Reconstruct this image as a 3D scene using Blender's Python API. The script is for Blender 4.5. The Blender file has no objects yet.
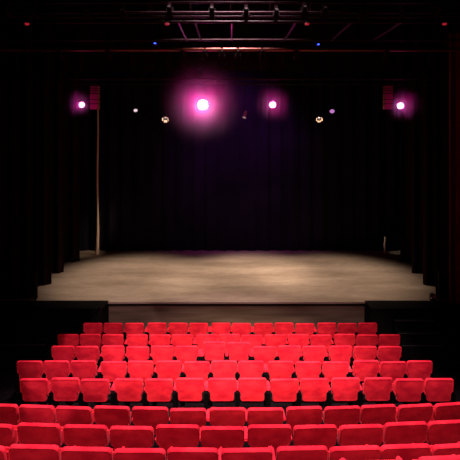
import bpy, bmesh, math, random
from mathutils import Vector, Matrix
random.seed(7)
S = bpy.context.scene
COL = S.collection
PI = math.pi
R = math.radians

# ------------------------------------------------------------------ camera
F = 456.0                      # focal length in pixels of the 460 px frame
CAMZ = 5.6                     # balcony viewpoint above the stalls floor
HOR = 130.0                    # horizon row
cam = bpy.data.cameras.new('camera')
cam.sensor_width = 36; cam.lens = F / 460 * 36; cam.shift_y = -(230 - HOR) / 460
cam.clip_end = 200
camo = bpy.data.objects.new('camera', cam); COL.objects.link(camo)
camo.location = (0, 0, CAMZ); camo.rotation_euler = (R(90), 0, 0)
S.camera = camo

def at(px, py, d):             # a point seen at (px, py) standing d metres into the hall
    return Vector(((px - 230) * d / F, d, CAMZ - (py - HOR) * d / F))

# ------------------------------------------------------------------ world, view
w = bpy.data.worlds.new('world'); S.world = w; w.use_nodes = True
w.node_tree.nodes['Background'].inputs[0].default_value = (0.5, 0.25, 0.35, 1)
w.node_tree.nodes['Background'].inputs[1].default_value = 0.002
S.view_settings.view_transform = 'Standard'; S.view_settings.look = 'None'
S.view_settings.gamma = 1; S.view_settings.use_curve_mapping = False
S.view_settings.exposure = 0.0
S.cycles.use_denoising = True
S.cycles.volume_bounces = 0
S.cycles.max_bounces = 5
S.cycles.sample_clamp_indirect = 4

# ------------------------------------------------------------------ lights
def spot(name, loc, tgt, power, col, angle, blend, rad=0.1):
    l = bpy.data.lights.new(name, 'SPOT'); l.energy = power; l.color = col
    l.spot_size = R(angle); l.spot_blend = blend; l.shadow_soft_size = rad
    o = bpy.data.objects.new(name, l); COL.objects.link(o); o.location = loc
    o.rotation_euler = (Vector(tgt) - Vector(loc)).to_track_quat('-Z', 'Y').to_euler()
    return o
# front-of-house spots over the balcony
for sx, e in ((-2.65, 1.0), (-.95, .95), (.9, .85), (2.75, .8)):
    n = sx < -2
    o = spot('house_spot_key', (sx * .8, -1.5, 10.5), (sx, 9.45, 0.9), 3000 * e, (1, .70, .74), 16 if n else 14.5, .2 if n else .35, .05 if n else .08)
    if n: o.scale = (.54, 1, 1)
o = spot('house_spot_warm', (-0.5, -1.0, 10.0), (0.1, 9.0, 1.1), 11500, (1, .80, .48), 16, 1, .15); o.scale = (1.7, 1, 1)
# downlight over the rear rows
spot('house_downlight', (0.0, 5.8, 11.5), (0.0, 5.4, 1.0), 6500, (1, .70, .80), 62, .5, .35)
spot('house_downlight_front', (0.0, 9.8, 12.0), (0.2, 9.2, 0.0), 4200, (1, .66, .70), 42, .5, .3)
spot('balcony_fill', (0.0, -2.0, 8.5), (0.0, 5.0, 2.0), 1750, (1, .5, .55), 50, .7, .5)  # added soft fill that lifts the rear seat backs
spot('rig_fill_light', (-.3, 9.5, 8.75), (-.2, 11.2, 7.4), 55, (1, .38, .2), 70, 1, .05)  # added warm lamp out of view, lights the thick pipe
spot('backdrop_fill', (.1, 14.0, 8.5), (.3, 18, 5.0), 600, (.75, .09, .8), 70, .9, .2)  # added violet light that tints the backdrop
# stage top lights
spot('drape_fill_left', (4.0, 14.2, 9.6), (-5.02, 17.2, 1.9), 2200, (1, .72, .5), 9, 1, .05)  # added narrow beam to brighten the left pale drape
spot('drape_fill_right', (-4.0, 14.2, 9.6), (5.88, 17.3, 1.4), 1300, (1, .85, .7), 2.6, 1, .05)  # added narrow beam to brighten the right pale drape
spot('stage_spot_centre', (.8, 15.4, 11.0), (.9, 15.5, .9), 2700, (1, .74, .58), 26, 1, .3)
for sx, e in ((-3.1, 3300), (0.2, 2900), (3.4, 3300)):
    spot('stage_spot', (sx, 15.2, 11.0), (sx, 14.5, 0.9), e, (1, .74, .57), 35, .9, .3)

# ------------------------------------------------------------------ materials
def mat(name, col, rough=.6, metal=0, spec=.5, emit=None, estr=0, sheen=0, sheen_tint=(1, 1, 1)):
    m = bpy.data.materials.new(name); m.use_nodes = True
    b = m.node_tree.nodes['Principled BSDF']
    b.inputs['Base Color'].default_value = (*col, 1); b.inputs['Roughness'].default_value = rough
    b.inputs['Metallic'].default_value = metal; b.inputs['Specular IOR Level'].default_value = spec
    if emit: b.inputs['Emission Color'].default_value = (*emit, 1); b.inputs['Emission Strength'].default_value = estr
    if sheen: b.inputs['Sheen Weight'].default_value = sheen; b.inputs['Sheen Tint'].default_value = (*sheen_tint, 1); b.inputs['Sheen Roughness'].default_value = .35
    return m
def vary(m, c1, c2, scale=(1, 1, 1), detail=4, lo=.35, hi=.65, nscale=3, bump=0, world=False, per_object=False):
    nt = m.node_tree; b = nt.nodes['Principled BSDF']
    tc = nt.nodes.new('ShaderNodeTexCoord'); mp = nt.nodes.new('ShaderNodeMapping')
    mp.inputs['Scale'].default_value = scale
    n = nt.nodes.new('ShaderNodeTexNoise'); n.inputs['Scale'].default_value = nscale; n.inputs['Detail'].default_value = detail
    r = nt.nodes.new('ShaderNodeValToRGB')
    r.color_ramp.elements[0].position = lo; r.color_ramp.elements[1].position = hi
    r.color_ramp.elements[0].color = (*c1, 1); r.color_ramp.elements[1].color = (*c2, 1)
    L = nt.links.new
    if world:
        g = nt.nodes.new('ShaderNodeNewGeometry'); L(g.outputs['Position'], mp.inputs['Vector'])
    else:
        L(tc.outputs['Object'], mp.inputs['Vector'])
    L(mp.outputs[0], n.inputs['Vector']); L(n.outputs['Fac'], r.inputs[0]); L(r.outputs[0], b.inputs['Base Color'])
    if per_object:
        oi = nt.nodes.new('ShaderNodeObjectInfo')
        ml = nt.nodes.new('ShaderNodeMath'); ml.operation = 'MULTIPLY'; ml.inputs[1].default_value = 40
        cb = nt.nodes.new('ShaderNodeCombineXYZ')
        L(oi.outputs['Random'], ml.inputs[0])
        for i in range(3): L(ml.outputs[0], cb.inputs[i])
        L(cb.outputs[0], mp.inputs['Location'])
    if bump:
        bp = nt.nodes.new('ShaderNodeBump'); bp.inputs['Strength'].default_value = bump; bp.inputs['Distance'].default_value = .01
        L(n.outputs['Fac'], bp.inputs['Height']); L(bp.outputs[0], b.inputs['Normal'])
    return m

RED = vary(mat('red_velvet', (.8, .006, .03), .85, 0, .25, sheen=.2, sheen_tint=(1, .35, .4)),
           (.58, .0035, .024), (.88, .019, .042), (1, 1, 1.6), 3, .35, .7, 5, 0, per_object=True)
BLACKM = mat('black_steel', (.0015, .001, .0015), .8, 0, .05)
BLACKP = vary(mat('black_paint', (.004, .003, .003), .8, 0, .12), (.002, .002, .002), (.005, .004, .004), nscale=1.5)
STEP = vary(mat('dark_carpet', (.01, .006, .006), .95, 0, .1), (.003, .002, .002), (.006, .003, .004), nscale=6)
WALL = vary(mat('black_wall', (.006, .005, .006), .9, 0, .1), (.004, .0035, .004), (.008, .006, .008), nscale=1)
DRAPE = vary(mat('black_drape', (.014, .007, .008), .9, 0, .1), (.014, .006, .007), (.028, .010, .012), nscale=2)  # reddish tint puts faint red light into the black cloth
BACKD = vary(mat('backdrop_cloth', (.008, .007, .016), .9, 0, .1), (.006, .005, .012), (.014, .011, .026), nscale=.6)
REDDR = mat('dark_red_drape', (.22, .006, .009), .9, 0, .1)
PALE = mat('pale_cloth', (.85, .68, .55), .9, 0, .2)
FASC = vary(mat('stage_front_boards', (.12, .09, .07), .55, 0, .4), (.085, .056, .036), (.17, .118, .078), (.35, 1, 3), 5, .3, .7, 2.5, world=True)
NOSE = mat('grey_step_edge', (.05, .045, .045), .6, 0, .2)
EDGE = mat('lit_stage_edge', (.30, .25, .20), .6)  # paler than the front boards so the lip looks lit
STEEL = mat('dark_steel_pipe', (.022, .007, .009), .45, .4, .25)
WARMLIT = mat('warm_lit_pipe', (.30, .13, .10), .35, .7)  # steel made paler and warmer to carry the gold highlight
CHROME = mat('bright_metal', (.7, .62, .6), .3, .9)
BODY = mat('lamp_body_black', (.010, .005, .006), .7, 0, .2)
GREY = mat('speaker_grey', (.45, .24, .22), .7)
GRILL = mat('speaker_gap', (.02, .015, .018), .7)

m = mat('stage_floor', (.4, .33, .26), .62, 0, .25)          # scuffed pale sheet floor
vary(m, (.31, .245, .185), (.47, .385, .30), (.22, 1.0, 1), 6, .34, .66, 1.7, 0, world=True)
nt = m.node_tree; L = nt.links.new
b = nt.nodes['Principled BSDF']; ramp = [n for n in nt.nodes if n.type == 'VALTORGB'][0]
g2 = nt.nodes.new('ShaderNodeNewGeometry'); mp2 = nt.nodes.new('ShaderNodeMapping'); mp2.inputs['Scale'].default_value = (1.3, 3.0, 1)
mp2.inputs['Rotation'].default_value = (0, 0, .25)
n2 = nt.nodes.new('ShaderNodeTexNoise'); n2.inputs['Scale'].default_value = 2.3; n2.inputs['Detail'].default_value = 9; n2.inputs['Roughness'].default_value = .7
r2 = nt.nodes.new('ShaderNodeValToRGB'); r2.color_ramp.elements[0].position = .33; r2.color_ramp.elements[1].position = .6
r2.color_ramp.elements[0].color = (.72, .72, .72, 1); r2.color_ramp.elements[1].color = (1, 1, 1, 1)
mx = nt.nodes.new('ShaderNodeMix'); mx.data_type = 'RGBA'; mx.blend_type = 'MULTIPLY'; mx.inputs[0].default_value = .8
L(g2.outputs['Position'], mp2.inputs[0]); L(mp2.outputs[0], n2.inputs['Vector']); L(n2.outputs['Fac'], r2.inputs[0])
L(ramp.outputs[0], mx.inputs[6]); L(r2.outputs[0], mx.inputs[7]); L(mx.outputs[2], b.inputs['Base Color'])
FLOORM = m

# ------------------------------------------------------------------ mesh helpers
def box(bm, x0, x1, y0, y1, z0, z1, mtx=None):
    v = [bm.verts.new(Vector(p)) for p in ((x0,y0,z0),(x1,y0,z0),(x1,y1,z0),(x0,y1,z0),(x0,y0,z1),(x1,y0,z1),(x1,y1,z1),(x0,y1,z1))]
    for f in ((0,3,2,1),(4,5,6,7),(0,1,5,4),(1,2,6,5),(2,3,7,6),(3,0,4,7)): bm.faces.new([v[i] for i in f])
    if mtx: bmesh.ops.transform(bm, matrix=mtx, verts=v)
    return v
def tube(bm, a, c, r0, r1=None, seg=12, cap=True):
    a = Vector(a); c = Vector(c); r1 = r0 if r1 is None else r1
    q = (c - a).to_track_quat('Z', 'Y')
    A = [bm.verts.new(a + q @ Vector((r0*math.cos(2*PI*i/seg), r0*math.sin(2*PI*i/seg), 0))) for i in range(seg)]
    B = [bm.verts.new(c + q @ Vector((r1*math.cos(2*PI*i/seg), r1*math.sin(2*PI*i/seg), 0))) for i in range(seg)]
    for i in range(seg):
        j = (i+1) % seg; bm.faces.new((A[i], A[j], B[j], B[i]))
    if cap: bm.faces.new(A[::-1]); bm.faces.new(B)
def bent(bm, pts, r, seg=8):
    for p, q in zip(pts[:-1], pts[1:]): tube(bm, p, q, r, seg=seg)
def obj(name, bm, m, parent=None, bevel=0, smooth=True, loc=None):
    if bevel: bmesh.ops.bevel(bm, geom=list(bm.edges), offset=bevel, segments=2, affect='EDGES', clamp_overlap=True)
    bmesh.ops.recalc_face_normals(bm, faces=bm.faces)
    me = bpy.data.meshes.new(name); bm.to_mesh(me); bm.free(); me.materials.append(m)
    if smooth:
        for p in me.polygons: p.use_smooth = True
        me.set_sharp_from_angle(angle=R(38))
    o = bpy.data.objects.new(name, me); COL.objects.link(o)
    if parent: o.parent = parent
    if loc: o.location = loc
    return o
def thing(name, label, cat, loc=(0,0,0), rz=0, group=None):
    o = bpy.data.objects.new(name, None); COL.objects.link(o); o.empty_display_size = .1
    o.location = loc; o.rotation_euler = (0, 0, rz); o['label'] = label; o['category'] = cat
    if group: o['group'] = group
    return o
def tag(o, label, cat, group=None):
    o['label'] = label; o['category'] = cat
    if group: o['group'] = group
    return o
def struct(name, bm, m, bevel=0, smooth=False):
    o = obj(name, bm, m, None, bevel, smooth); o['kind'] = 'structure'; return o
def bmn(): return bmesh.new()

# ------------------------------------------------------------------ setting
SZ = 0.9; SY = 12.46; SXL, SXR = -6.6, 7.0
# stepped stalls floor and raised rear block
ROWS = {  # distance of the backrest, floor height
 'A': (11.25, 0.00), 'B': (10.37, .11), 'C': (9.47, .275), 'D': (8.56, .43), 'E': (7.65, .60),
 'F': (6.45, .84), 'G': (5.50, 1.20), 'H': (4.65, 1.53), 'I': (3.88, 1.95)}
bm = bmn()
order = 'ABCDEFGHI'
for i, k in enumerate(order):
    y, z = ROWS[k]
    ynear = (ROWS[order[i+1]][0] + .50) if i + 1 < len(order) else 1.5
    yfar = (y + .50) if i else 17.95
    if k in 'GHI': yfar = y + .56
    if k in 'FGH': ynear = ROWS[order[i+1]][0] + .56
    box(bm, -7.5, 7.5, ynear, yfar, -.3, z)
struct('floor', bm, STEP)
bm = bmn(); box(bm, SXL, SXR, SY, 18.4, SZ - .05, SZ); struct('floor_stage', bm, FLOORM)
bm = bmn(); box(bm, -3.33, 3.69, SY + .06, SY + .12, 0.0, SZ - .05)
for x in (-2.1, -.9, .3, 1.5, 2.7): pass
struct('trim_1', bm, FASC)                               # stage front boards
bm = bmn(); box(bm, -3.33, 3.69, SY - .025, SY, SZ - .045, SZ + .004); struct('trim_2', bm, EDGE, .006)
bm = bmn(); box(bm, -3.33, 3.69, SY, SY + .06, SZ - .10, SZ - .05); struct('trim_shadow', bm, BLACKP)  # black strip in place of the shade under the stage edge
bm = bmn(); box(bm, -9, 9, 18.4, 18.6, 0, 13); struct('wall_back', bm, WALL)
bm = bmn(); box(bm, -7.7, -7.5, 1.5, 18.4, -.3, 13); struct('wall_left', bm, WALL)
bm = bmn(); box(bm, 7.5, 7.7, 1.5, 18.4, -.3, 13); struct('wall_right', bm, WALL)
bm = bmn(); box(bm, -7.7, 7.7, 1.5, 18.6, 13, 13.2); struct('ceiling', bm, WALL)

# side aprons with stairs
def apron(x0, x1, side, label, nx0, nx1, hs):
    t = thing('side_platform', label, 'platform', ((x0 + x1) / 2, 12.2, 0), 0, 'black aprons beside the stage front')
    c = Vector(t.location)
    def loc(bm): bmesh.ops.translate(bm, vec=-c, verts=bm.verts); return bm
    bm = bmn(); box(bm, x0, x1, 11.97, 12.50, 0, SZ - .06); obj('body', loc(bm), BLACKP, t, .01)
    bm = bmn(); box(bm, x0, x1, 11.95, 12.52, SZ - .06, SZ + .02); obj('top_board', loc(bm), BLACKP, t, .008)
    for k, (z, yf) in enumerate(hs):
        bm = bmn(); box(bm, nx0, nx1, yf, 11.97, 0, z); s = obj('step', loc(bm), BLACKP, t, .005)
        bm = bmn(); box(bm, nx0, nx1, yf - .008, yf + .004, z - .012, z + .006); obj('step_edge', loc(bm), NOSE, s)
    return t
apron(-7.4, -3.33, -1, 'black side platform with a step at the left end of the stage front', -6.6, -4.6, ((.26, 11.34),))
apron(3.69, 7.4, 1, 'black side platform with stairs at the right end of the stage front', 4.25, 5.35, ((.68, 11.76), (.45, 11.55), (.24, 11.34)))
# handrail that runs down from the platform corner at the left
def handrail(px, sgn, label):
    t = thing('handrail', label, 'handrail', (px, 11.9, 0), 0)
    bm = bmn(); tube(bm, (0, .0, 0), (0, .0, .98), .022); obj('post', bm, STEEL, t)
    bm = bmn(); tube(bm, (sgn * .85, -.55, 0), (sgn * .85, -.55, .42), .018); obj('post', bm, STEEL, t)
    bm = bmn(); bent(bm, [(0, 0, .97), (sgn * .85, -.55, .41)], .018); obj('rail', bm, BLACKM, t)
handrail(-3.38, -1, 'thin dark handrail sloping down from the left platform corner')

# ------------------------------------------------------------------ drapes
def drape_mesh(x0, x1, z0, z1, amp, wl, thick=.03, n=None, seed=0, flare=0):
    rnd = random.Random(seed); n = n or max(8, int((x1 - x0) / wl * 10))
    bm = bmn(); ph = rnd.random() * 6; rows = 10
    def yy(x, t): return amp * (.7 + .3 * t) * (math.sin(2*PI*x/wl + ph) + .35 * math.sin(2*PI*x/(wl*.43) + ph*2 + t*.8))
    G = [[[bm.verts.new((x0 + (x1-x0)*i/n, yy(x0 + (x1-x0)*i/n, 1 - j/rows) + s*thick, z0 + (z1-z0)*j/rows)) for i in range(n+1)] for j in range(rows+1)] for s in (0, 1)]
    for s in (0, 1):
        for j in range(rows):
            for i in range(n): bm.faces.new((G[s][j][i], G[s][j][i+1], G[s][j+1][i+1], G[s][j+1][i]))
    for j in range(rows):
        for i in (0, n): bm.faces.new((G[0][j][i], G[1][j][i], G[1][j+1][i], G[0][j+1][i]))
    for i in range(n):
        for j in (0, rows): bm.faces.new((G[0][j][i], G[1][j][i], G[1][j][i+1], G[0][j][i+1]))
    return bm
def drape(name, x0, x1, y, z0, z1, m, label, cat, amp=.06, wl=.34, group=None, seed=0):
    bm = drape_mesh(x0, x1, z0, z1, amp, wl, seed=seed)
    c = Vector(((x0+x1)/2, y, z0)); bmesh.ops.translate(bm, vec=(-c.x, 0, -z0), verts=bm.verts)
    return tag(obj(name, bm, m, loc=c), label, cat, group)
TOPZ = 12.6
drape('backdrop_curtain', -7.3, 7.3, 17.75, SZ + .01, TOPZ, BACKD, 'dark blue-black backdrop curtain across the rear of the stage', 'curtain', .05, .55, seed=3)
names = ['nearest the audience', 'second from the audience', 'third from the audience', 'farthest back']
for k, (xe, y) in enumerate(((-5.36, 12.75), (-5.45, 13.85), (-5.50, 15.0), (-5.38, 16.25))):
    drape('wing_curtain', -7.3, xe, y, SZ + .01, TOPZ, DRAPE, 'black left wing curtain, ' + names[k], 'curtain', .07, .36, 'black wing curtains', seed=10+k)
for k, (xe, y) in enumerate(((5.72, 12.75), (5.88, 13.85), (5.98, 15.0), (6.05, 16.25))):
    drape('wing_curtain', xe, 7.3, y, SZ + .01, TOPZ, DRAPE, 'black right wing curtain, ' + names[k], 'curtain', .07, .36, 'black wing curtains', seed=20+k)
drape('house_curtain', 5.88, 7.4, 12.25, SZ + .03, 8.2, REDDR, 'dark red curtain hanging at the right edge of the stage', 'curtain', .06, .30, seed=31)

# pale rolled drapes beside the backdrop
def roll(px, y, z0, z1, r0, r1, label):
    bm = bmn(); n = 24; seg = 12; rings = []
    for j in range(n+1):
        t = j / n; r = r0 + (r1 - r0) * min(1, (t*3.2)) ** .6
        cx = .012*math.sin(t*9) - .03*(1-t)**6
        rings.append([bm.verts.new((cx + r*math.cos(2*PI*i/seg)*(1+.15*math.cos(3*2*PI*i/seg)), r*.8*math.sin(2*PI*i/seg), (z1-z0)*t)) for i in range(seg)])
    for j in range(n):
        for i in range(seg): bm.faces.new((rings[j][i], rings[j][(i+1)%seg], rings[j+1][(i+1)%seg], rings[j+1][i]))
    bm.faces.new(rings[0][::-1]); bm.faces.new(rings[-1])
    return tag(obj('gathered_drape', bm, PALE, loc=((px-230)*y/F, y, z0)), label, 'drape')
roll(97.7, 17.2, SZ + .002, 6.5, .075, .032, 'tall narrow pale gathered drape hanging at the rear left of the stage')
roll(384.7, 17.3, SZ + .005, 1.55, .045, .032, 'short pale gathered drape end standing at the rear right of the stage')

# black border cloth above the stage
drape('border_cloth', -7.3, 7.3, 13.4, 7.35, TOPZ, DRAPE, 'black border cloth hanging across the stage above the magenta lamps', 'curtain', .05, .5, seed=5)
# ------------------------------------------------------------------ pipes and truss
def pipe(name, py, d, r, label, x0=-7.5, x1=7.5, m=STEEL, group=None):
    z = CAMZ - (py - HOR) * d / F
    bm = bmn(); tube(bm, (x0, 0, 0), (x1, 0, 0), r, seg=10)
    o = obj(name, bm, m, loc=(0, d, z)); tag(o, label, 'lighting bar', group); return z
zA = pipe('lighting_bar', 22, 8.5, .024, 'thin dark pipe just below the top lighting truss')
zB = pipe('lighting_bar', 40, 10.2, .026, 'dark pipe above the row of blue marker lamps')
zC = pipe('lighting_bar', 49.5, 11.0, .045, 'thick dark lighting pipe at the level just below the blue marker lamps', m=WARMLIT)
zD = pipe('lighting_bar', 79, 12.57, .03, 'upper of the two pipes above the magenta lamps')
zE = pipe('lighting_bar', 84, 12.95, .024, 'lower of the two pipes above the magenta lamps')
# cross members of the overhead frame
for i, px in enumerate((178, 195, 232, 296, 352, 402)):
    a = at(230 + (px-230)*1.0, 22, 8.5); x = a.x
    bm = bmn(); tube(bm, (0, 0.03, 0), (0, 10.2 - 8.5 - .03, zB - zA), .022, seg=8)
    tag(obj('cross_pipe', bm, STEEL, loc=(x, 8.5, zA)), 'slanting cross pipe between the upper ceiling pipes, %s from the left' % ('first','second','third','fourth','fifth','sixth')[i], 'pipe', 'cross pipes of the ceiling frame')
# top truss
zt = CAMZ + 122 * 7.6 / F
t = thing('lighting_truss', 'long dark lattice truss along the top edge of the view', 'truss', (0, 7.6, zt))
for k, (dy, dz) in enumerate(((-.14, -.11), (-.14, .13), (.14, -.11), (.14, .13))):
    bm = bmn(); tube(bm, (-7.5, dy, dz), (7.5, dy, dz), .022, seg=10); obj('chord', bm, STEEL, t)
n = 44
for dy in (-.14, .14):
    bm = bmn(); bent(bm, [(-7.2 + 14.4*((i + 1)//2)*2/n + .01*(i % 2), dy, (.11 if (i // 2) % 2 else -.11) + .01) for i in range(n + 1)], .006, seg=6)
    obj('lacing', bm, STEEL, t)

# ------------------------------------------------------------------ lanterns
def lens_mat(name, col, s): return mat(name, (.1, .1, .1), .3, emit=col, estr=s)
MAG = lens_mat('magenta_lens', (1, .30, .82), 26)
MAGW = lens_mat('magenta_lens_strong', (1, .55, .92), 60)
BLUE = lens_mat('blue_led', (.03, .06, 1), 6)
REDL = lens_mat('dim_red_lamp', (1, .03, .07), .3)
GLASS = mat('dark_lens', (.05, .05, .06), .1, 0, .8)

def stage_lamp(loc, target, hang, lensm, label, cat='stage light', r=.11, ln=.30, group=None, doors=False, bodym=None):
    """lantern hung from a bar: clamp, yoke, body, lens; local +Y is the beam"""
    loc = Vector(loc); d = Vector(target) - loc
    t = thing('stage_lantern', label, cat, loc, 0, group)
    q = d.to_track_quat('Y', 'Z').to_matrix().to_4x4()
    bm = bmn()
    tube(bm, (0, -ln*.62, 0), (0, -ln*.25, 0), r*.62, r*.92, 16); tube(bm, (0, -ln*.25, 0), (0, ln*.35, 0), r*.92, r*.92, 16, cap=False)
    tube(bm, (0, ln*.35, 0), (0, ln*.42, 0), r*1.12, r*1.12, 16, cap=False)
    tube(bm, (0, -ln*.25, 0), (0, -ln*.24, 0), r*1.0, r*1.0, 16)
    bmesh.ops.transform(bm, matrix=q, verts=bm.verts); obj('body', bm, bodym or BODY, t)
    bm = bmn(); tube(bm, (0, ln*.30, 0), (0, ln*.33, 0), r*.9, r*.86, 20)
    bmesh.ops.transform(bm, matrix=q, verts=bm.verts); obj('lens', bm, lensm, t)
    yz = r * 1.9
    bm = bmn()
    for s in (-1, 1):
        box(bm, s*r*1.2 - .005, s*r*1.2 + .005, -.018, .018, 0, yz)
        tube(bm, (s*r*.85, 0, 0), (s*r*1.4, 0, 0), .016, seg=8)
    box(bm, -r*1.2, r*1.2, -.018, .018, yz, yz + .008)
    obj('yoke', bm, BODY, t)
    bm = bmn(); tube(bm, (0, 0, yz), (0, 0, max(yz + .05, hang)), .012, seg=8); box(bm, -.025, .025, -.04, .04, max(yz+.05, hang) - .03, max(yz + .05, hang) + .03)
    obj('clamp', bm, STEEL, t)
    if doors:
        for s in (-1, 1):
            for ax in (0, 1):
                bm = bmn(); box(bm, -r*.75, r*.75, ln*.42, ln*.42 + .004, 0, r*.95)
                mm = q @ Matrix.Rotation(ax*PI/2 + (PI if s < 0 else 0), 4, 'Y') @ Matrix.Translation((0, 0, r*1.0)) @ Matrix.Translation((0, ln*.42, 0)) @ Matrix.Rotation(R(-62), 4, 'X') @ Matrix.Translation((0, -ln*.42, 0))
                bmesh.ops.transform(bm, matrix=mm, verts=bm.verts); obj('barn_door', bm, PALE, t)
    if doors:
        l = bpy.data.lights.new('lantern_spill', 'POINT'); l.energy = .5; l.color = (1, .75, .55); l.shadow_soft_size = .01  # added point light, makes the pale doors look lit
        o = bpy.data.objects.new('lantern_spill', l); COL.objects.link(o); o.location = loc + d.normalized() * (ln*.42 + .02)
    return t
def glow(loc, e, col=(1, .0, .36), r=.06):
    spot('lantern_beam', loc, loc + Vector((0, -5, .8)), e, col, 165, .5, r)
    l = bpy.data.lights.new('lantern_spill', 'POINT'); l.energy = max(2.5, e*.12); l.color = col; l.shadow_soft_size = r
    o = bpy.data.objects.new('lantern_spill', l); COL.objects.link(o); o.location = loc
mags = [(82, 104, 12.95, .075, 7, 'outermost left of the four glowing magenta lamps, beside the left speaker column'),
        (203, 104, 12.95, .15, 80, 'largest and brightest glowing magenta lamp over the centre of the stage'),
        (272.5, 104, 12.95, .09, 13, 'mid-sized glowing magenta lamp just right of the brightest one'),
        (400, 105, 12.95, .09, 10, 'outermost right glowing magenta lamp, beside the right speaker column')]
for px, py, d, r, e, lab in mags:
    p = at(px, py, d)
    tgt = (p.x * .3, 0, 2.5)
    stage_lamp(p, tgt, zE - p.z, MAGW if r > .14 else MAG, lab, r=r, ln=.3)
    dr = (Vector(tgt) - p).normalized()
    glow(p + dr * (.3*.42 + .10), e)
# small lanterns, given glowing lenses or an added point light
q = at(135.5, 109, 12.95)
stage_lamp(q, (q.x + 1, 9, 3.5), zE - q.z, lens_mat('pale_pink_lens', (1, .75, .85), .8), 'small lantern with a pale pink lens, left of the barn-door lantern', r=.06, ln=.24)
q = at(165.5, 117, 12.95); stage_lamp(q, (q.x + .3, 9, 3.0), zE - q.z, GLASS, 'small dark-lensed lantern with bright barn doors left of the brightest magenta lamp', r=.065, ln=.2, doors=True)
q = at(319, 117, 12.95); stage_lamp(q, (q.x - .3, 9, 3.0), zE - q.z, GLASS, 'small dark-lensed lantern with bright barn doors right of centre', r=.065, ln=.2, doors=True)
q = at(332, 110, 12.95); stage_lamp(q, (q.x - .6, 9, 3.5), zE - q.z, lens_mat('violet_lens', (.7, .25, .75), .7), 'small lantern with dim violet lens beside the right barn-door lantern', r=.075, ln=.22)
q = at(245, 115, 12.95); stage_lamp(q, (q.x - .3, q.y - .25, q.z - 1), zE - q.z, lens_mat('cream_lens', (1, .8, .65), .9), 'small downward-pointing lantern between the two central magenta lamps', r=.055, ln=.2, bodym=CHROME)
# lanterns on the top truss
tops = (8, 34, 87, 124, 170, 212, 246, 276, 304, 324, 362, 402, 438)
ordn = ['first','second','third','fourth','fifth','sixth','seventh','eighth','ninth','tenth','eleventh','twelfth','thirteenth']
for i, px in enumerate(tops):
    q = at(px, 13 + (i*5 % 4), 7.46)
    stage_lamp(q, (q.x*.8, 15, 1.5), (zt - .11) - q.z, GLASS, 'dark lantern under the top truss, %s from the left' % ordn[i], r=.045, ln=.22, group='lanterns on the top truss')
# lanterns on the thick pipe
for i, px in enumerate((60, 108, 182, 205, 222, 238, 262, 296, 386)):
    q = at(px, 56, 11.0)
    stage_lamp(q, (q.x*.8, 15, 1.0), zC - q.z, GLASS, 'dark lantern under the thick lighting pipe, %s from the left' % ordn[i], r=.06, ln=.22, group='lanterns on the thick pipe')
# marker lamps
def marker(px, py, d, ztop, m, label, r, name, col, grp):
    q = at(px, py, d); t = thing(name, label, 'lamp', q, 0, grp)
    bm = bmn(); bmesh.ops.create_uvsphere(bm, u_segments=14, v_segments=8, radius=r)
    bmesh.ops.scale(bm, vec=(1.3 if col else 1, 1, .75), verts=bm.verts); obj('bulb', bm, m, t)
    sg = 1 if ztop > q.z else -1
    bm = bmn(); tube(bm, (0, 0, sg*r*.5), (0, 0, sg*r*1.8), r*1.2, r*.8, 12); obj('housing', bm, BODY, t)
    bm = bmn(); tube(bm, (0, 0, sg*r*1.8), (0, 0, ztop - q.z), .009, seg=8); obj('stem', bm, STEEL, t)
marker(155, 43.5, 11.0, zC, BLUE, 'tiny glowing blue marker lamp left of the centre', .028, 'marker_lamp', 0, 'blue marker lamps')
marker(318.5, 44.5, 11.0, zC, BLUE, 'tiny glowing blue marker lamp right of the centre', .028, 'marker_lamp', 0, 'blue marker lamps')
for px, lab in ((27, 'dim red hanging lamp at the far left'), (167, 'dim red hanging lamp left of the centre'), (307, 'dim red hanging lamp right of the centre'), (444.5, 'dim red hanging lamp at the far right')):
    marker(px, 24, 7.46, zt - .11, REDL, lab, .030, 'pendant_lamp', 1, 'dim red hanging lamps')

# ------------------------------------------------------------------ speaker columns
def speaker(px, label):
    d = 13.05; w = 8.2*d/F; top = CAMZ - (86-HOR)*d/F
    t = thing('speaker_column', label, 'speaker', ((px-230)*d/F, d, top), 0, 'banded speaker columns')
    z = 0
    for h in (.045, .045, .05, .15, .10, .14):
        bm = bmn(); box(bm, -w/2, w/2, 0, .2, z - h, z); obj('cabinet', bm, GREY, t, .008); z -= h + .026
    bm = bmn(); box(bm, -w/2*.8, w/2*.8, .03, .19, z + .03, .0); obj('spine', bm, GRILL, t)
    bm = bmn(); tube(bm, (0, .1, 0), (0, .1, zE - top + .3), .012, seg=8); obj('hanger', bm, STEEL, t)
speaker(94, 'narrow banded hanging speaker column at the left, beside a magenta lamp')
speaker(389, 'narrow banded hanging speaker column at the right, beside a magenta lamp')

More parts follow.
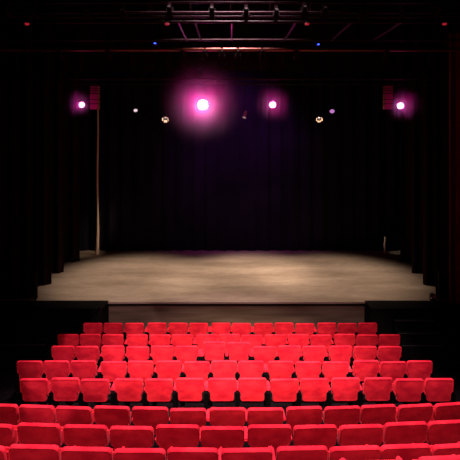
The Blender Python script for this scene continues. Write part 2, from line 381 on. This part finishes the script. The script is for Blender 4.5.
# ------------------------------------------------------------------ small things on the stage
q = Vector(((434-230)*12.75/F, 12.72, SZ))
q.x = 5.62; q.y = 12.62
t = thing('floor_lantern', 'small round lantern sitting on the stage floor at the right front corner', 'stage light', q)
bm = bmn(); tube(bm, (0, -.07, .11), (0, .07, .11), .075, .06, 16); obj('body', bm, BODY, t)
bm = bmn(); tube(bm, (0, -.078, .11), (0, -.072, .11), .05, .05, 16); obj('lens', bm, mat('pinkish_glass', (.55, .38, .42), .35), t)
bm = bmn(); box(bm, -.09, -.08, -.02, .02, 0, .14); box(bm, .08, .09, -.02, .02, 0, .14); box(bm, -.09, .09, -.05, .05, 0, .008); obj('stand', bm, BODY, t)
def post(x, y, h, label):
    t = thing('wing_post', label, 'post', (x, y, SZ + .02))
    bm = bmn(); tube(bm, (0, 0, .015), (0, 0, h), .022); obj('pole', bm, STEEL, t)
    bm = bmn(); tube(bm, (0, 0, 0), (0, 0, .015), .10, seg=20); obj('base', bm, BODY, t)
    bm = bmn(); tube(bm, (0, 0, h), (0, 0, h + .05), .034); obj('cap', bm, BODY, t)
post(5.58, 12.18, .92, 'thin dark post in front of the right wing curtains')
post(-5.20, 12.18, .86, 'thin dark post in front of the left wing curtains')

# ------------------------------------------------------------------ theatre seats
def outline(wt, wb, h, r, n=6):
    pts = []
    rb = r * .9
    def corner(cx, cz, a0, rr):
        for i in range(n+1):
            a = a0 + PI/2*i/n; pts.append((cx + rr*math.cos(a), cz + rr*math.sin(a)))
    corner(wt/2 - r, h - r, 0, r); corner(-wt/2 + r, h - r, PI/2, r)
    pts += [(-wt/2, h*.50), (-wt/2 + .006, h*.44), (-wb/2 - .006, h*.39), (-wb/2, h*.34)]
    corner(-wb/2 + rb, rb, PI, rb); corner(wb/2 - rb, rb, 3*PI/2, rb)
    pts += [(wb/2, h*.34), (wb/2 + .006, h*.39), (wt/2 - .006, h*.44), (wt/2, h*.50)]
    return pts
def inset(pts, d, cx, cz, w, h):
    return [(cx + (x-cx)*(1 - 2*d/w), cz + (z-cz)*(1 - 2*d/h)) for x, z in pts]
def back_bm(wt, wb, h, lip):
    bm = bmn(); P = outline(wt, wb, h, .045); cz = h/2
    rings = []
    # from the recessed rear face over the rounded lip to the cushioned front
    for d, y in ((.12, -.034), (.05, -.030), (.024, -.026), (.018, -.026 - lip*.8), (.011, -.026 - lip), (.004, -.021 - lip*.7), (0, -.014), (0, .008), (.007, .016), (.02, .024), (.05, .045), (.10, .060)):
        rings.append([bm.verts.new((x, y, z)) for x, z in inset(P, d, 0, cz, wt, h)])
    n = len(P)
    for a, c in zip(rings[:-1], rings[1:]):
        for i in range(n): bm.faces.new((a[i], a[(i+1)%n], c[(i+1)%n], c[i]))
    for rg, s in ((rings[0], 1), (rings[-1], -1)):
        c = bm.verts.new((0, rg[0].co.y - .004*s, cz))
        for i in range(n): bm.faces.new((c, rg[i], rg[(i+1)%n]))
    return bm
def make_seat(wt, wb, h, top, lip, tilt, base):
    """chair facing the stage (+Y); origin on the floor under the backrest"""
    t = thing('theatre_seat', 'x', 'theatre seat')
    bm = back_bm(wt, wb, h, lip)
    bmesh.ops.transform(bm, matrix=Matrix.Translation((0, 0, top - h)) @ Matrix.Rotation(R(tilt), 4, 'X'), verts=bm.verts)
    obj('backrest', bm, RED, t)
    bm = bmn(); box(bm, -wb/2 + .01, wb/2 - .01, 0, .085, 0, .22)        # tipped-up seat cushion
    bmesh.ops.transform(bm, matrix=Matrix.Translation((0, .12, .46)) @ Matrix.Rotation(R(-12), 4, 'X'), verts=bm.verts)
    obj('seat_cushion', bm, RED, t, .028)
    return t
def arm_parts(gap):
    w = gap + .035
    bm = bmn(); box(bm, -w/2, w/2, .085, .35, .565, .61); a = bm
    bm = bmn(); box(bm, -.020, .020, .09, .33, .10, .565); box(bm, -.034, .034, -.01, .10, .16, .58); box(bm, -.035, .035, -.02, .44, 0, .10)
    return a, bm
meshes = {}
def arm(parent, x, gap, h=0):
    key = (round(gap, 2))
    if key not in meshes:
        a, s = arm_parts(key)
        oa = obj('armrest', a, RED, parent, .016); os_ = obj('side_stand', s, BLACKM, parent, .008)
        meshes[key] = (oa, os_)
    else:
        oa, os_ = (o.copy() for o in meshes[key])
        for o in (oa, os_): COL.objects.link(o); o.parent = parent
    for o in (oa, os_): o.location = (x, 0, 0)

front = make_seat(.470, .400, .405, .865, .002, 7, 0)
rear = make_seat(.512, .440, .42, .88, .009, 9, 0)
used = set()
def copy_seat(proto, first):
    if first: return proto
    r = proto.copy(); COL.objects.link(r)
    for ch in protos_children[proto.name]:
        c = ch.copy(); COL.objects.link(c); c.parent = r
    return r
protos_children = {p.name: list(p.children) for p in (front, rear)}

# left edges of the backrests as seen in each row, pixel columns at that row's distance
EDG = {
 'A': [84, 104.3, 125.3, 148, 168.9, 189.2, 211.7, 231.9, 253.9, 274.4, 295, 317, 337.2, 357.7],
 'B': [58.3, 80.2, 102.9, 127.2, 149.8, 172, 196.5, 218.9, 241.5, 264.9, 287.7, 310, 334.1, 356, 378.3],
 'C': [52.2, 76.2, 101.8, 126.9, 151.1, 175.4, 203, 227.3, 252.9, 277.8, 302.4, 328.7, 353.2, 377.6],
 'D': [17.8, 44.4, 71.2, 101.8, 128.3, 156, 184.3, 211.4, 238, 267.6, 295, 322.1, 353, 379.2, 406],
 'E': [21.3, 51.8, 81.8, 115.6, 145.3, 176.1, 208, 238.3, 270.2, 300, 331.2, 363.5, 394, 424],
 'F': [-18, 19.6, 57, 94.8, 133, 170.6, 209.5, 247, 285.7, 323.5, 360.2, 397.4, 434.6],
 'G': [-28, 18.3, 65.1, 111.3, 156.6, 201, 247.3, 292.5, 338.5, 384, 428],
 'H': [-43, 10.4, 63.4, 115.9, 168.2, 221.2, 276, 328.2, 379.2, 430.4],
 'I': [356, 417],
}
ROWN = {'A': 'front row nearest the stage', 'B': 'second row from the stage', 'C': 'third row from the stage',
        'D': 'fourth row from the stage', 'E': 'fifth row from the stage', 'F': 'sixth row from the stage',
        'G': 'seventh row from the stage', 'H': 'eighth row from the stage', 'I': 'last row at the bottom right'}
WPX = {'A': 18.9, 'B': 20.9, 'C': 22.9, 'D': 25.6, 'E': 28.2, 'F': 35.9, 'G': 43.3, 'H': 50.6, 'I': 59}
ordw = ordn + ['fourteenth', 'fifteenth']
RC, XC = 55.0, -.4
jit = random.Random(4)
for k in order:
    d, z = ROWS[k]; E = EDG[k]; n = len(E); proto = rear if k in 'FGHI' else front
    xs = [(e + WPX[k]/2 - 230) * d / F for e in E]
    wid = WPX[k] * d / F
    for i, x in enumerate(xs):
        raised = k == 'C' and i in (6, 7)
        r = copy_seat(proto, proto.name not in used); used.add(proto.name)
        y = d; rz = 0
        if k in 'FGHI':
            y = d + (x - XC) ** 2 / (2 * RC); rz = (x - XC) / RC * 1.4
        r.location = (x, y, z); r.rotation_euler = (0, 0, rz + R(jit.uniform(-.8, .8)))
        for ch in r.children:
            if ch.name.startswith('backrest'):
                ch.location.z = (.085 if raised else jit.uniform(-.004, .004)) - (.035 if k == 'I' and i == 0 else 0)
                ch.rotation_euler.x = R(jit.uniform(-1.2, 1.2))
        sc = wid / (.512 if k in 'FGHI' else .470)
        for ch in r.children: ch.scale.x = sc
        nx = xs[i+1] if i + 1 < n else x + wid + .03
        arm(r, (nx - x)/2, max(.02, nx - x - wid))
        if i == 0: arm(r, -(wid + .03)/2, .03)
        j = n - 1 - i
        pos = (ordw[i] + ' from the left' if i else 'leftmost') if i < n/2 else (ordw[j] + ' from the right' if j else 'rightmost')
        look = 'red velvet seat'
        if k in 'BD' and i == 0: look = 'half-shadowed red velvet seat'
        if raised: look = 'taller red velvet seat'
        if k == 'I':
            lab = ('red velvet seat cut by the bottom right corner, last row', 'low red velvet seat whose top just shows at the bottom, last row')[1 - i]
        else:
            lab = '%s, %s in the %s' % (look, pos, ROWN[k])
        r['label'] = lab; r['category'] = 'theatre seat'
        r['group'] = 'red theatre seats'

# ------------------------------------------------------------------ lamp glow, as haze thickened around each magenta lamp
bm = bmn(); box(bm, -5.3, 5.6, 11.3, 13.3, 4.2, 8.0)
hz = obj('glow_haze', bm, BLACKM, smooth=False)
m = bpy.data.materials.new('lamp_glow_haze'); m.use_nodes = True; nt = m.node_tree; nt.nodes.clear()
out = nt.nodes.new('ShaderNodeOutputMaterial'); vs = nt.nodes.new('ShaderNodeVolumeScatter')
vs.inputs['Anisotropy'].default_value = .2; vs.inputs['Color'].default_value = (1, 1, 1, 1)
g = nt.nodes.new('ShaderNodeNewGeometry'); prev = None
for (px, py, d, r, e, lab), rad in zip(mags, (.65, 1.7, .85, .75)):
    p = at(px, py, d); p.y -= .25
    ds = nt.nodes.new('ShaderNodeVectorMath'); ds.operation = 'DISTANCE'; ds.inputs[1].default_value = p
    mr = nt.nodes.new('ShaderNodeMapRange'); mr.interpolation_type = 'SMOOTHERSTEP'
    for k, v in (('From Min', 0), ('From Max', rad), ('To Min', 1), ('To Max', 0)): mr.inputs[k].default_value = v
    nt.links.new(g.outputs['Position'], ds.inputs[0]); nt.links.new(ds.outputs['Value'], mr.inputs['Value'])
    pw = nt.nodes.new('ShaderNodeMath'); pw.operation = 'POWER'; pw.inputs[1].default_value = 2.2
    sc_ = nt.nodes.new('ShaderNodeMath'); sc_.operation = 'MULTIPLY'; sc_.inputs[1].default_value = .9
    nt.links.new(mr.outputs[0], pw.inputs[0]); nt.links.new(pw.outputs[0], sc_.inputs[0]); mr = sc_
    if prev:
        ad = nt.nodes.new('ShaderNodeMath'); ad.operation = 'ADD'
        nt.links.new(prev, ad.inputs[0]); nt.links.new(mr.outputs[0], ad.inputs[1]); prev = ad.outputs[0]
    else: prev = mr.outputs[0]
nt.links.new(prev, vs.inputs['Density'])
nt.links.new(vs.outputs[0], out.inputs['Volume']); hz.data.materials[0] = m
hz['kind'] = 'stuff'; hz['label'] = 'haze added around the magenta lamps to carry their glow'; hz['category'] = 'haze'
